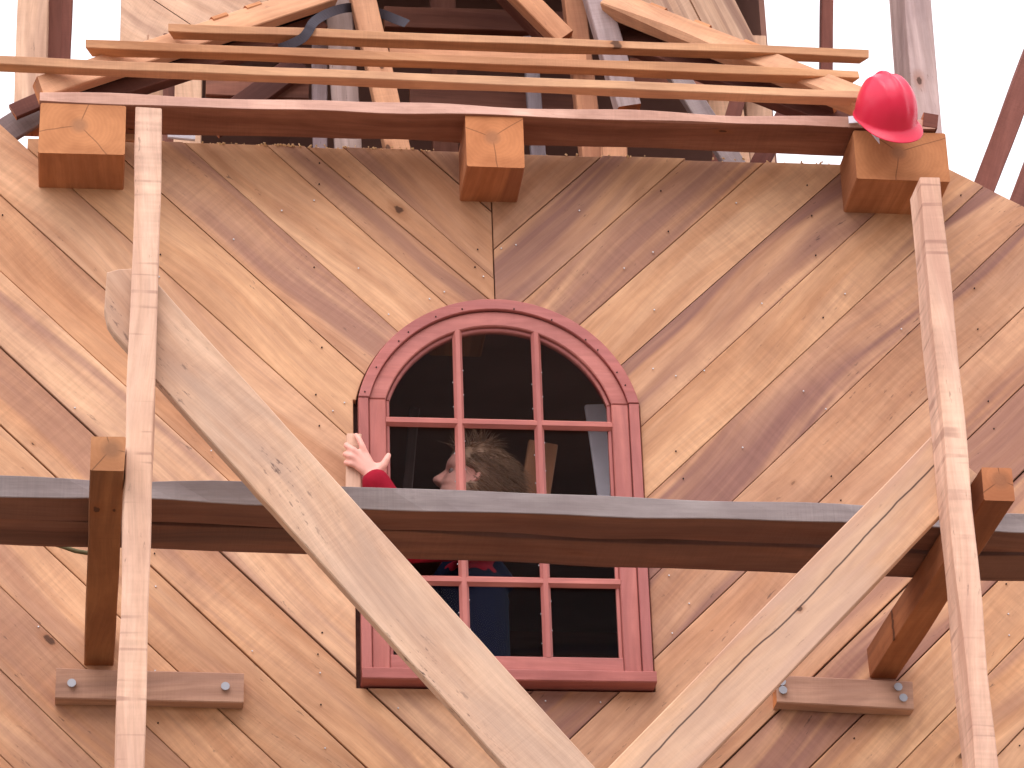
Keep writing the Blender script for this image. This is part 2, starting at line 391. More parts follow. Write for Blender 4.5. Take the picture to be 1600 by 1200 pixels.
RJ = [(2.14,45),(1.89,45),(1.65,44.8),(1.404,44.6),(1.149,44.8),(.915,44.3),(.674,43.9),(.417,44.5),(.183,44.5),(-.075,44.8),(-.313,44.4),(-.555,44.5),(-.80,44.3),(-1.045,44.3),(-1.297,44.6),(-1.545,44.6),(-1.79,45),(-2.03,45),(-2.28,45),(-2.5,45),(-2.75,45),(-3.0,45),(-3.24,45),(-3.48,45),(-3.7,45)]
LC = {1:(.80,.74,.72,.5),2:(.80,.74,.72,.5),3:(.86,.82,.78,.6),4:(.88,.82,.80,.7),5:(.98,.95,.90,.3),6:(.94,.90,.90,1.),7:(1.03,1.0,.92,.25),8:(.99,.97,.97,.7),9:(.90,.80,.72,.25),10:(1.06,1.08,1.10,.7),11:(1.0,.95,.90,.5),12:(.98,.93,.88,.6),13:(1.0,.96,.92,.5),14:(.96,.90,.85,.4)}
RC = {2:(.72,.66,.66,.6),3:(.88,.85,.82,1.),4:(.96,.93,.88,.8),5:(1.02,1.0,.95,.25),6:(.94,.90,.88,1.),7:(.98,.93,.86,.3),8:(.90,.84,.84,1.),9:(.88,.82,.82,1.),10:(.96,.90,.90,.6),11:(1.0,.93,.90,.7),12:(.96,.90,.86,.9),13:(1.03,.99,.92,.3),14:(1.02,.97,.9,.3)}
rg = random.Random(3)
GAP = .0016; XW = 2.3; ZB = -1.25
for side, J, CC in ((-1, LJ, LC), (1, RJ, RC)):
    for i in range(len(J)-1):
        zu, mu = joint(*J[i]); zl, ml = joint(*J[i+1])
        # upper edge z = zu + s*x*tan ; the boards fall towards the centre line
        poly = [(0, ZB), (side*XW, ZB), (side*XW, 2.6), (0, 2.6)]
        if side < 0: poly = poly[::-1]
        g = GAP*rg.choice((.35, .6, .9, 1.3, 2.2))/math.cos(R(45)); g2 = GAP*rg.uniform(.3, 1.0)/math.cos(R(45))
        if side < 0:
            poly = clip(poly, mu, 1, zu-g); poly = clip(poly, -ml, -1, -(zl+g2)); poly = clip(poly, 1, 0, -.0016)
        else:
            poly = clip(poly, -mu, 1, zu-g); poly = clip(poly, ml, -1, -(zl+g2)); poly = clip(poly, -1, 0, -.0016)
        # top outline of the wall, left ragged
        if side < 0:
            if i < 8: poly = clip(poly, 0, 1, ZT+rg.uniform(-.004, .004)); poly = clip(poly, -1, 0, 1.385)
            else: poly = clip(poly, .56, 1, 1.742+.56*(-1.9)+.62); poly = clip(poly, -.56, 1, 1.80+.56*1.80) 
        else:
            poly = clip(poly, 0, 1, ZT+rg.uniform(-.004, .004)); poly = clip(poly, .56, 1, 1.742+.56*1.41)
        if len(poly) < 3: continue
        cx = sum(p[0] for p in poly)/len(poly); cz = sum(p[1] for p in poly)/len(poly)
        ang = -R(J[i][1]) if side < 0 else R(J[i][1])
        c = CC.get(i, (.97, .93, .9, .5)); k = rg.uniform(.94, 1.05)
        c = tuple(1-(1-q_)*.85 for q_ in c[:3])+(c[3]*(.62 if side < 0 else 1.12),)
        slab('board', poly, rg.uniform(-.0025, .003), .024, (cx, cz), ang, open_hole, .0018, 'clad', facade, (c[0]*k, c[1]*k, c[2]*k, c[3]), tilt=rg.uniform(-.006, .006))
# studs and sheathing behind, lower part of the wall down to the ground
bk = [(-XW+.05, ZB), (XW-.05, ZB), (XW-.05, 1.22), (1.40, 1.70), (-1.40, 1.70), (-XW+.05, 1.22)]
slab('sheathing', bk, .030, .05, (0, 0), 0, open_hole, 0, 'dark', facade)
slab('lower_wall', [(-XW, -ZS), (XW, -ZS), (XW, ZB-.003), (-XW, ZB-.003)], 0, .04, (0, -3), 0, None, 0, 'clad', facade)
# nails
nm = bmesh.new(); bmesh.ops.create_cone(nm, cap_ends=True, segments=8, radius1=.0026, radius2=.0022, depth=.003); nme = bpy.data.meshes.new('nail'); nm.to_mesh(nme); nm.free(); nme.materials.append(M['nail'])
def nail(x, z, y=-.004, parent=facade, me=None):
    o = obj('nail', me or nme, None, parent, Matrix.Translation(V(x, y, z)) @ Matrix.Rotation(R(90), 4, 'X')); return o
for (px, py) in [(694,457),(607,492),(671,468),(783,389),(755,433),(1020,395),(1022,485),(1190,475),(1408,515),(1255,612),(1020,577),(500,1052),(622,1107),(852,1096),(938,1098),(394,1018),(1050,990),(1045,900),(538,630),(520,643),(117,638),(365,375),(560,420),(1150,318),(1100,580),(1320,460),(1290,640),(1160,700),(330,705),(305,560),(60,980),(1500,1020),(1575,960),(440,330),(905,330),(975,420)]:
    p = AY(px, py, 0); nail(p.x, p.z-ZS)
dn = nme.copy(); dn.materials.clear(); dn.materials.append(M['hole']); rn = random.Random(12)
for side, J in ((-1, LJ), (1, RJ)):                         # nails where the boards cross the hidden studs
    for i in range(1, len(J)-1):
        for xs_ in (.06, .52, .98, 1.46):
            for fr in (.2, .8):
                if rn.random() < .42: continue
                x = side*(xs_+rn.uniform(-.015, .015)); zt_ = J[i][0]+abs(x)*math.tan(R(J[i][1])); zb_ = J[i+1][0]+abs(x)*math.tan(R(J[i+1][1]))
                z = zb_+(zt_-zb_)*(fr+rn.uniform(-.06, .06))
                if z > 1.70 or z < -.5 or (abs(x) < .44 and z < 1.26): continue
                nail(x, z, -.003, facade, dn if rn.random() < .7 else nme)
# sawdust along the top edge of the wall
bm = bmesh.new(); rs = random.Random(5)
for k in range(420):
    x = rs.choice([rs.gauss(-.62, .05), rs.gauss(-.3, .12), rs.gauss(-.75, .1), rs.uniform(-1.05, 1.05)]); s = rs.uniform(.002, .006)
    mm = Matrix.Translation(V(x, rs.uniform(-.004, .045), ZT+rs.uniform(-.001, .006))) @ Matrix.Rotation(rs.uniform(0, 6), 4, (rs.random(), rs.random(), 1)) 
    bmesh.ops.create_cube(bm, size=s, matrix=mm @ Matrix.Diagonal((1.6, 1, .5, 1)))
sdm = bpy.data.meshes.new('sawdust'); bm.to_mesh(sdm); bm.free()
tag(obj('sawdust', sdm, 'sawdust'), 'pale sawdust crumbs lying on the top edge of the boards', 'sawdust', kind='stuff')

# ================================================================== ROOM BEHIND THE WINDOW
def box_me(name, x0, x1, y0, y1, z0, z1):
    vs_ = [V(x, y, z) for x in (x0, x1) for y in (y0, y1) for z in (z0, z1)]
    return me_from(name, vs_, [(0,1,3,2),(4,6,7,5),(0,4,5,1),(2,3,7,6),(0,2,6,4),(1,5,7,3)])
FLZ = -.83
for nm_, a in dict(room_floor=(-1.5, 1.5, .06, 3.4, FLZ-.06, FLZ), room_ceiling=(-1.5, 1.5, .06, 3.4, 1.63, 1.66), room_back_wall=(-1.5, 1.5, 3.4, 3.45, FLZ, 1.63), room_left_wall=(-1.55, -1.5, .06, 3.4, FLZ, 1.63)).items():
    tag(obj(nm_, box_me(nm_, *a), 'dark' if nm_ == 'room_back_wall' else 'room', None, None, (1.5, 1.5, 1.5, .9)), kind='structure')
# right-hand wall of the room with an unseen opening added to let daylight in
rw = bpy.data.meshes.new('room_right_wall'); bm = bmesh.new()
for a in ((.06, .5), (1.4, 3.4)):
    t = box_me('t', 1.5, 1.55, a[0], a[1], FLZ, 1.63); bm.from_mesh(t)
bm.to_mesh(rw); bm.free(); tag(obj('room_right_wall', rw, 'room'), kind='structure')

# ================================================================== WINDOW
win = empty('arched_window', V(0, 0, 0), 'arched window with red stained wooden frame and small panes', 'window')
FR = (1, 1, 1, .5)
rise = ZCR-ZSP
def ring_poly(hw_o, r_o, hw_i, r_i, n=40):
    return ell(hw_o, ZSP, r_o, n) + ell(hw_i, ZSP, r_i, n)[::-1]
IW = .330; IR = AY(773, 512, 0).z-ZS-ZSP; ZBI = .092
# outer casing
slab('arch_casing', ring_poly(.4105, rise, .378, rise-.034), -.024, .02, (0, ZSP), 0, None, .002, 'frame', win, (1.06, 1.02, 1.06, .4))
for s in (-1, 1):
    xs = sorted((s*.410, s*.381))
    slab('side_casing', [(xs[0], .036), (xs[1], .036), (xs[1], ZSP-.001), (xs[0], ZSP-.001)], -.021, .03, (s*.395, .4), R(90), None, .002, 'frame', win, (.98, .96, 1.0, .4))
# sash frame: arch head, two stiles, bottom rail
slab('arch_head', ring_poly(.380, rise-.036, IW, IR), -.012, .035, (0, ZSP), 0, None, .003, 'frame', win, (1, .98, 1, .4))
for s in (-1, 1):
    xs = sorted((s*.3795, s*IW))
    slab('stile', [(xs[0], .037), (xs[1], .037), (xs[1], ZSP-.001), (xs[0], ZSP-.001)], -.012, .035, (s*.355, .4), R(90), None, .003, 'frame', win, (1.02, .98, .98, .4))
slab('bottom_rail', [(-IW+.001, .037), (IW-.001, .037), (IW-.001, ZBI), (-IW+.001, ZBI)], -.0115, .035, (0, .06), 0, None, .003, 'frame', win, (.98, .94, .96, .4))
timber('sill', V(-.412, -.018, .018), V(.412, -.018, .018), .075, .034, (0,0,1), 'frame', win, (.9, .84, .88, .4), wob=.0006)
# inner glazing bead around the opening
slab('glazing_bead', ring_poly(IW, IR, IW-.012, IR-.012), .000, .02, (0, ZSP), 0, None, .003, 'frame', win, (.86, .82, .86, .4))
for s in (-1, 1):
    xs = sorted((s*IW, s*(IW-.011)))
    slab('glazing_bead', [(xs[0], ZBI), (xs[1], ZBI), (xs[1], ZSP), (xs[0], ZSP)], .0005, .02, (s*IW, .4), R(90), None, .003, 'frame', win, (.92, .86, .9, .4))
# muntins: a raised middle with sloping sides
def muntin(p0, p1, w=.029):
    L = (p1-p0).length; prof = [(-w/2, .0), (-w/2, .004), (-w*.22, .016), (w*.22, .016), (w/2, .004), (w/2, 0), (w*.3, -.012), (-w*.3, -.012)]
    vs_ = []; 
    for x in (-L/2, L/2): vs_ += [(x, a, b) for a, b in prof]
    n = len(prof); fs = [(k, (k+1) % n, n+(k+1) % n, n+k) for k in range(n)] + [tuple(range(n-1, -1, -1)), tuple(range(n, 2*n))]
    return obj('muntin', me_from('muntin', vs_, fs), 'frame', win, frame_mat(p0, p1, Vector((0, -1, 0))), (1.03, .98, .98, .3))
XM = [AY(714.5, 600, 0).x, AY(838, 600, 0).x]
XM = [-(XM[1]-XM[0])/2, (XM[1]-XM[0])/2]
ZM = [.3245, .5745, .8244]
def arch_z(x, hw, r):
    Rr = (hw*hw+r*r)/(2*r); return ZSP+r-Rr+math.sqrt(Rr*Rr-x*x)
for x in XM: muntin(V(x, .004, ZBI-.002), V(x, .004, arch_z(x, IW, IR)+.004), .028)
for z in ZM: muntin(V(-IW-.001, .0045, z), V(IW+.001, .0045, z), .030)
# panes
xs = [-IW+.004, XM[0], XM[1], IW-.004]; zs = [ZBI-.003]+ZM
for c in range(3):
    for r_ in range(4):
        if c == 0 and r_ == 1: continue                     # open: the arm reaches out here
        if r_ < 3: pl = [(xs[c]+.001, zs[r_]+.001), (xs[c+1]-.001, zs[r_]+.001), (xs[c+1]-.001, zs[r_+1]-.001), (xs[c]+.001, zs[r_+1]-.001)]
        else:
            arc = [p for p in ell(IW-.003, ZSP, IR-.003, 60) if xs[c]+.001 <= p[0] <= xs[c+1]-.001]
            pl = [(xs[c]+.001, ZM[2]+.001), (xs[c+1]-.001, ZM[2]+.001)] + ([(xs[c+1]-.001, arch_z(xs[c+1]-.001, IW-.003, IR-.003))] if c < 2 else []) + arc + ([(xs[c]+.001, arch_z(xs[c]+.001, IW-.003, IR-.003))] if c > 0 else [])
        p = slab('pane', pl, .011, .014, (0, .5), 0, None, 0, 'glass', win)
# nail holes in the arch casing, glazing points
nh = nme.copy(); nh.materials.clear(); nh.materials.append(M['hole'])
for (px, py) in [(570,612),(588,574),(623,533),(638,519),(681,495),(722,483),(803,483),(862,500),(915,531),(934,547),(964,582),(977,602)]:
    p = AY(px, py, -.024); o = nail(p.x, p.z-ZS, -.0250, win, nh)
gp = bmesh.new(); bmesh.ops.create_cube(gp, size=.0026); gpm = bpy.data.meshes.new('glazing_point'); gp.to_mesh(gpm); gp.free(); gpm.materials.append(M['nail'])
for x in XM:
    for z in [.16, .25, .40, .50, .66, .75, .90, .98]:
        for s in (-1, 1): obj('glazing_point', gpm, None, win, Matrix.Translation(V(x+s*.0155, .008, z+.02*s)))
for z in ZM:
    for x in [-.27, -.18, -.05, .05, .2, .27]: obj('glazing_point', gpm, None, win, Matrix.Translation(V(x, .008, z+.0165)))
# reveal lining behind the frame
for s in (-1, 1):
    obj('reveal', box_me('reveal', *sorted((s*.40, s*.425)), .04, .11, 0, ZSP), 'dark', win)
obj('reveal', box_me('reveal', -.40, .40, .04, .11, -.005, .03), 'dark', win)

# ================================================================== things leaning inside the room
def leaning(name, a, b, w, h, mat, label, cat, color=(1,1,1,.5)):
    o = timber(name, a, b, w, h, (0, -1, 0), mat, None, color); return tag(o, label, cat)
leaning('leaning_board', AY(931, 634, .30), AY(958, 830, .30), .064, .02, 'white', 'pale grey board behind the right hand panes of the window', 'board', (1.5, 1.5, 1.65, .2))
leaning('leaning_plank', AY(848, 694, .40), AY(822, 860, .40), .09, .03, 'rafter', 'brown plank leaning inside behind the middle window bar', 'plank', (.8, .7, .62, .4))
leaning('thin_stud', AY(648, 640, .8), AY(628, 860, .8), .03, .03, 'grey', 'thin upright stud inside behind the upper left panes', 'stud', (.8, .7, .7, .4))

# ================================================================== SCAFFOLD
scaf = empty('scaffold', V(0, -1.1, -ZS), 'wooden scaffold of two posts, two crossing braces and wall brackets', 'scaffold')
PY = -1.15
# putlogs
def putlog(xw, xe, z, ye, w, color):
    return timber('putlog', V(xw, .02, z), V(xe, ye, z), w, .092, (0, 0, 1), 'putlog', scaf, color, ch=.003, wob=.0015)
pl_ = AY(155, 1040, 0); zl = pl_.z-ZS
pL = putlog(pl_.x-.002, AZ(168, 735, zl).x, zl+.046, -1.238, .082, (.92, .9, .84, .4))
pr_ = AY(1410, 1060, 0); zr = pr_.z-ZS
pR = putlog(1.072, 1.118, zr+.046, -1.18, .080, (.9, .74, .66, .5))
# posts
def post(pxt, pyt, pxb, pyb, w, d, seed, label, color):
    t = AY(pxt, pyt, PY-d/2); b = AY(pxb, pyb, PY-d/2); dirv = (b-t).normalized(); bb = t+dirv*((t.z+.02)/-dirv.z)
    off = Vector((0, d/2, 0))
    return timber('post', t+off, bb+off, w, d, (0, -1, 0), 'post', scaf, color, seed, label, wob=.004, ch=.003, seg=70)
post(234, 168, 203, 1190, .068, .05, 11, None, (1.05, 1.0, .98, .3))
post(1453, 277, 1541, 1190, .058, .12, 12, None, (1.05, .98, .97, .3))
# braces (behind the posts, in front of the walkway)
def brace(name, c0, c1, Y, w, mat, color, seed, **kw):
    a = AY(*c0, Y); b = AY(*c1, Y)
    return timber('brace', a, b, w, .032, (0, -1, 0), mat, scaf, color, seed, wob=.003, **kw)
def XZ(px, py, Y): p = AY(px, py, Y); return (p.x, p.z-ZS)
def rough_edge(p, q, n, amp, sd_):
    return [(p[0]+(q[0]-p[0])*i/n+amp*noise.noise(Vector((i*.7, sd_, 0))), p[1]+(q[1]-p[1])*i/n+amp*noise.noise(Vector((i*.7, sd_+9, 0)))) for i in range(n+1)]
YBR = -1.117
up_ = rough_edge(XZ(224, 418, YBR), XZ(1000, 1276, YBR), 26, .0016, 3); lo_ = rough_edge(XZ(866, 1283, YBR), XZ(206, 552, YBR), 26, .0016, 5)
bl = [XZ(178, 520, YBR), XZ(168, 505, YBR), XZ(163, 482, YBR), XZ(165, 450, YBR), XZ(167, 425, YBR), XZ(186, 420, YBR)]
bd = Vector(up_[-1])-Vector(up_[0])
slab('brace', (up_+lo_+bl)[::-1], YBR, YBR+.034, XZ(520, 850, YBR), math.atan2(bd[1], bd[0]), None, .003, 'brace', scaf, (1.0, .97, .98, .4))
a = AY(1490, 716, -1.075); b = AY(1045, 1177, -1.075); e2 = a+(b-a)*1.30
timber('brace', a, e2, .160, .030, (0, -1, 0), 'brace_crack', scaf, (1.02, .98, .97, .3), 22, wob=.0018)
# cleats screwed to the wall
bolt = bmesh.new(); bmesh.ops.create_cone(bolt, cap_ends=True, segments=6, radius1=.008, radius2=.006, depth=.010)
bmesh.ops.create_cone(bolt, cap_ends=True, segments=12, radius1=.012, radius2=.012, depth=.003, matrix=Matrix.Translation((0, 0, .0045)))
bme = bpy.data.meshes.new('bolt'); bolt.to_mesh(bme); bolt.free(); bme.materials.append(M['metal'])
def cleat(x0, x1, ytop, ybot, bolts, color):
    Yf = -.055
    A_ = AY(x0, ytop[0], Yf); B_ = AY(x1, ytop[1], Yf); A2 = AY(x0, ybot[0], Yf); B2 = AY(x1, ybot[1], Yf)
    h = ((A_-A2).length+(B_-B2).length)/2; p = (A_+A2)/2; q = (B_+B2)/2; p.y = q.y = Yf+.027
    c = timber('cleat', p, q, h, .052, (0, -1, 0), 'cleat', scaf, color, wob=.002)
    for (px, py) in bolts:
        w = AY(px, py, Yf-.004)
        obj('bolt', bme, None, c, Matrix.Translation(w) @ Matrix.Rotation(R(90), 4, 'X'))
cleat(87, 381, (1043, 1051), (1090, 1097), [(112, 1068), (352, 1073)], (1.1, 1.08, 1.04, .5))
cleat(1213, 1427, (1054, 1065), (1098, 1108), [(1221, 1066), (1223, 1079), (1403, 1074), (1411, 1091)], (1.14, 1.12, 1.1, .5))

# walkway planks
zp = zl+.094
def walk(fl, fr, bl, br, th, lab, seed, bow, dz=0):
    F0, F1, B0, B1 = (AZ(*p, zp+dz) for p in (fl, fr, bl, br))
    d = (F1-F0).normalized(); F0 -= d*.55; F1 += d*.6; d2 = (B1-B0).normalized(); B0 -= d2*.55; B1 += d2*.6
    p = (F0+B0)/2; q = (F1+B1)/2; w = ((F0-B0).length*.5+(F1-B1).length*.5)
    p.z += th/2; q.z += th/2
    root = empty('walkway_plank', (p+q)/2-Vector((0, 0, th/2)), lab, 'plank')
    me = timber_mesh('body', (q-p).length, w, th, seed, wob=.007, ch=.002, bow=bow, bowz=.004)
    o = obj('body', me, 'plank', root, frame_mat(p, q, Vector((0, 0, 1))), (1, 1, 1, .5))
    me.materials.append(M['greyedge'])
    for f in me.polygons:                                   # weathered outer edges and top, brown sawn underside
        if f.normal.z > .4 or (seed == 31 and f.normal.y < -.6): f.material_index = 1
    return root
walk((100, 781), (1330, 822), (100, 816), (1330, 858), .058, 'outer walkway plank of the scaffold with weathered grey front edge', 31, -.006)
walk((100, 817), (1330, 859), (100, 853), (1330, 900), .050, 'inner walkway plank of the scaffold, next to the wall', 32, .004)

# short rope end hanging under the left of the walkway
cu = bpy.data.curves.new('rope', 'CURVE'); cu.dimensions = '3D'; sp = cu.splines.new('POLY')
rp = [AY(70, 846, -.5), AY(95, 853, -.5), AY(118, 861, -.5), AY(136, 864, -.5), AY(150, 858, -.5), AY(160, 846, -.5)]
sp.points.add(len(rp)-1)
for i, p in enumerate(rp): sp.points[i].co = (*p, 1)
cu.bevel_depth = .006; ro = bpy.data.objects.new('rope', cu); COL.objects.link(ro); cu.materials.append(M['rope'])
dg = bpy.context.evaluated_depsgraph_get(); rme = bpy.data.meshes.new_from_object(ro.evaluated_get(dg)); bpy.data.objects.remove(ro)
tag(obj('rope', rme, None), 'loop of old rope sagging under the walkway beside the left post', 'rope')

# ================================================================== ROOF FRAME: beams, eave plank, gable rafters, battens
roof = empty('roof_frame', V(0, 0, 1.571), 'open gable roof frame with projecting beam ends, eave plank, rafters and battens', 'roof frame')
YB = -.2003; ZB0 = 1.571
zbt = AY(128, 163, YB).z-ZS
def beam(x0, x1, zt, color, seed, yb=YB):
    return timber('beam', V((x0+x1)/2, yb, (ZB0+zt)/2), V((x0+x1)/2, 1.0, (ZB0+zt)/2), x1-x0, zt-ZB0, (0, 0, 1), 'beam', roof, color, seed, ch=.004, wob=.002)
beam(-1.348, -1.0975, zbt, (1.06, 1.02, .98, .4), 41)
beam(-.0951, .0773, zbt+.01, (1.04, .92, .84, .4), 42)
beam(1.0774, AY(1485, 290, YB).x, zbt, (1.02, .96, .92, .4), 43)
# eave plank lying on the beams
e0 = AY(62, 155, YB); e1_ = AY(1460, 199, YB)
thk = .036; dep = .165
pE0 = Vector((e0.x, YB-.004+dep/2, zbt+ZS+.002+thk/2)); pE1 = Vector((e1_.x, YB-.004+dep/2, zbt+ZS+.008+thk/2))
me = timber_mesh('eave_plank', (pE1-pE0).length, dep, thk, 51, wob=.006, ch=.002, seg=40, wane={(-1, -1): .008})
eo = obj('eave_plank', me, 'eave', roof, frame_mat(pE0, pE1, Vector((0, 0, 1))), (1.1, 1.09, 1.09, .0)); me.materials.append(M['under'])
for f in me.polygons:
    if f.normal.z < -.7: f.material_index = 1  # downward faces take the darker wood: underside shade put into the colour
# hip rafters: from the ends of the eave plank up and back to the corners of the tower
YR = -.15
def hip(c0, c1, Y0, Y1, w, th, mat, color, name='rafter', **kw):
    return timber(name, AY(*c0, Y0), AY(*c1, Y1), w, th, (0, -1, 0), mat, roof, color, **kw)
hip((60, 142), (514, -8), -.15, .33, .076, .045, 'rafter', (1.05, 1.02, 1.0, .15), ends=(.016, 0))
hip((1352, 163), (952, 5), -.15, .33, .074, .06, 'rafter', (1.03, 1.02, 1.0, .2), wane={(1, 1): .02})
hip((112, 168), (500, 40), .0, .42, .055, .05, 'dark', (1.5, 1.35, 1.2, .3))
hip((1345, 203), (968, 60), .0, .42, .07, .05, 'dark', (1.2, 1.1, 1.1, .3))
for s, c0, c1 in ((-1, (66, 124), (514, -24)), (1, (1345, 142), (952, -12))):
    a = AY(*c0, YR); b = AY(*c1, .33); d = (b-a)
    sd2 = d.cross(Vector((0, 1, 0))).normalized(); up = sd2 if sd2.z > 0 else -sd2
    for t in ((.46, .60, .72) if s < 0 else (.42, .62, .80)):
        p = a+d*t+up*.008; q_ = d.normalized()
        timber('packing_shim', p-q_*.032, p+q_*.032, .03, .016, up, 'batten', roof, (1.0, .82, .70, .2), wob=.001, seg=3)
    o_ = Vector((0, .10, -.012))
    timber('soffit_board', a+d*.08+o_, b+o_, .15, .014, up, 'felt' if s < 0 else 'dark', roof, (1, .9, .9, .4), wob=.001)
# three battens laid across the hips, each higher one farther back
for (l, r_, Yb, sd_) in (((268, 43), (1352, 83), -.01, 71), ((139, 68), (1336, 116), -.10, 72), ((-40, 92), (1340, 148), -.19, 73)):
    a = AY(l[0], l[1], Yb); b = AY(r_[0], r_[1], Yb); a.y = b.y = Yb+.022
    timber('batten', a, b, .046, .029, (0, 0, 1), 'batten', roof, {71: (.93, .90, .90, .25), 72: (.95, .90, .86, .2), 73: (1.02, 1.03, 1.08, .2)}[sd_], sd_, wob=.003, ch=.002, ends=(.01, -.012))
# a second, narrower batten end and packing pieces at the right eave
timber('packing_block', AY(1440, 192, -.19), AY(1463, 196, -.19), .045, .05, (0, 0, 1), 'dark', roof, (1.1, .9, .9, .4))

# ================================================================== OCTAGONAL TOWER behind the gable
tow = empty('octagonal_tower', V(0, 1.4, 1.66), 'unfinished eight sided tower above, boarded facets and bare studs', 'tower')
YO = .40; AP = 1.10; HS = .4556
def facet_slabs(origin, ax, n, u0, u1, ztop, zcut, cols, slope, pitch, ph):
    """boards at 45 degrees on one facet; (u, z) -> origin + ax*u; lower edge follows the gable roof line"""
    k = 0; zc = -1.6+ph
    while zc < 3.6:
        w = pitch*rt.choice((.85, 1, 1.12))
        poly = [(u0, 1.7), (u1, 1.7), (u1, ztop), (u0, ztop)]
        m = slope
        poly = clip(poly, -m, 1, zc+w-.004); poly = clip(poly, m, -1, -zc)
        for cl in zcut: poly = clip(poly, *cl)
        zc += w
        if len(poly) < 3: continue
        bm = bmesh.new(); y = rt.uniform(0, .006); ang = math.atan(m); c, s_ = math.cos(ang), math.sin(ang)
        cu_ = sum(p[0] for p in poly)/len(poly); cz_ = sum(p[1] for p in poly)/len(poly)
        fv = [bm.verts.new(((p[0]-cu_)*c+(p[1]-cz_)*s_, -(p[0]-cu_)*s_+(p[1]-cz_)*c, 0)) for p in poly]
        f = bm.faces.new(fv)
        r = bmesh.ops.extrude_face_region(bm, geom=[f])
        for v in r['geom']:
            if isinstance(v, bmesh.types.BMVert): v.co.z += .022
        bmesh.ops.recalc_face_normals(bm, faces=bm.faces)
        me = bpy.data.meshes.new('board'); bm.to_mesh(me); bm.free()
        ex = ax*c+Vector((0, 0, s_)); ey = -ax*s_+Vector((0, 0, c)); o_ = origin+ax*cu_+Vector((0, 0, cz_))+n*y
        mw = Matrix(((ex.x, ey.x, n.x, o_.x), (ex.y, ey.y, n.y, o_.y), (ex.z, ey.z, n.z, o_.z+ZS), (0, 0, 0, 1)))
        kc = rt.uniform(.92, 1.06); obj('board', me, 'tower', tow, mw, (cols[0]*kc, cols[1]*kc, cols[2]*kc, rt.uniform(.2, .8)))
rt = random.Random(17); q2 = math.sqrt(.5)
SIDE = 2*HS
# roof line on the facets (height of the front rafter top edge above the facet), so the boards stop at the roof
aL = AY(66, 122, YR); bL = AY(420, 7, YR); slp = (bL.z-aL.z)/(bL.x-aL.x)
def roofz(x): return aL.z-ZS+slp*(x-aL.x) if x < 0 else aL.z-ZS+slp*(-x-aL.x)
# left facet: from corner (-1.1, YO+.644) to (-.456, YO); u measured from the far corner
oL = Vector((-AP, YO+.644, 0)); axL = Vector((q2, -q2, 0)); nL = Vector((-q2, -q2, 0))
facet_slabs(oL, axL, nL, 0, SIDE, 4.2, [(slp*q2-.56*q2, -1, -(roofz(-AP)+.02+.56*(YO+.644-YR)))], (1, .97, .95), -1, .26, .13)
oR = Vector((HS, YO, 0)); axR = Vector((q2, q2, 0)); nR = Vector((q2, -q2, 0))
facet_slabs(oR, axR, nR, 0, SIDE, 4.2, [(-slp*q2+.56*q2, -1, -(roofz(HS)+.02+.56*(YO-YR)))], (.97, .93, .90), -1, .20, .05)
# side and back facets, closed with plain walls so that the inside stays dark; deck and cap
def wallp(a, b, z0, z1, nm_='wall'):
    d = Vector((b[0]-a[0], b[1]-a[1], 0)).normalized(); n = Vector((-d.y, d.x, 0))*.02
    A_, B_ = V(a[0], a[1], z0), V(b[0], b[1], z0); up = Vector((0, 0, z1-z0)); P = [A_, B_, B_+n, A_+n]
    me = me_from(nm_, P+[p+up for p in P], [(0,1,2,3),(4,5,6,7),(0,1,5,4),(1,2,6,5),(2,3,7,6),(3,0,4,7)])
    return obj(nm_, me, 'room', tow)
yc = YO+.644
wallp((-AP, yc), (-AP, yc+SIDE), 1.69, 4.2); wallp((AP, yc+SIDE), (AP, yc), 1.69, 4.2)
wallp((-AP, yc+SIDE), (-HS, yc+SIDE+.644), 1.66, 4.2); wallp((-HS, yc+SIDE+.644), (HS, yc+SIDE+.644), 1.66, 4.2); wallp((HS, yc+SIDE+.644), (AP, yc+SIDE), 1.66, 4.2)
wallp((-HS, YO+.01), (HS, YO+.01), 2.95, 4.2)
cp = [(-HS, YO), (HS, YO), (AP, yc), (AP, yc+SIDE), (HS, yc+SIDE+.644), (-HS, yc+SIDE+.644), (-AP, yc+SIDE), (-AP, yc)]
obj('cap', me_from('cap', [V(x, y, 4.2) for x, y in cp]+[V(x, y, 4.25) for x, y in cp], [tuple(range(8)), tuple(range(8, 16))]+[(i, (i+1) % 8, 8+(i+1) % 8, 8+i) for i in range(8)]), 'dark', tow)
# bare studs and braces in the open front of the tower
def stud(name, c0, c1, Y, w, th, mat, color, seed=None, lab=None, **kw):
    return timber(name, AY(*c0, Y), AY(*c1, Y), w, th, (0, -1, 0), mat, tow, color, seed, lab, **kw)
stud('stud', (498, -60), (500, 262), .46, .045, .04, 'grey', (1.0, .95, 1.05, .4))
stud('stud', (524, -60), (546, 262), .42, .086, .04, 'grey', (1.08, 1.0, .96, .4))
stud('stud', (553, -60), (628, 270), .36, .078, .05, 'rafter', (.98, .94, .92, .3))
stud('stud', (912, -70), (982, 172), .36, .076, .06, 'grey', (1.1, 1.06, 1.12, .3))
stud('stud', (958, 180), (960, 262), .38, .08, .05, 'rafter', (1.1, 1.05, 1.05, .2))
stud('stud', (890, -60), (926, 262), .46, .07, .06, 'rafter', (.84, .74, .70, .4))
stud('brace', (760, -60), (882, 62), .42, .07, .05, 'rafter', (1.0, .9, .84, .3))
stud('brace', (740, -60), (862, 66), .50, .06, .05, 'dark', (1.3, 1.15, 1.05, .3))  # dark timber standing in for the shaded side of the brace before it
stud('rail', (608, 81), (915, 93), .40, .055, .03, 'rafter', (1.0, .92, .88, .3))
stud('brace', (1010, 40), (1150, 262), .52, .068, .03, 'grey', (.9, .9, .95, .4))
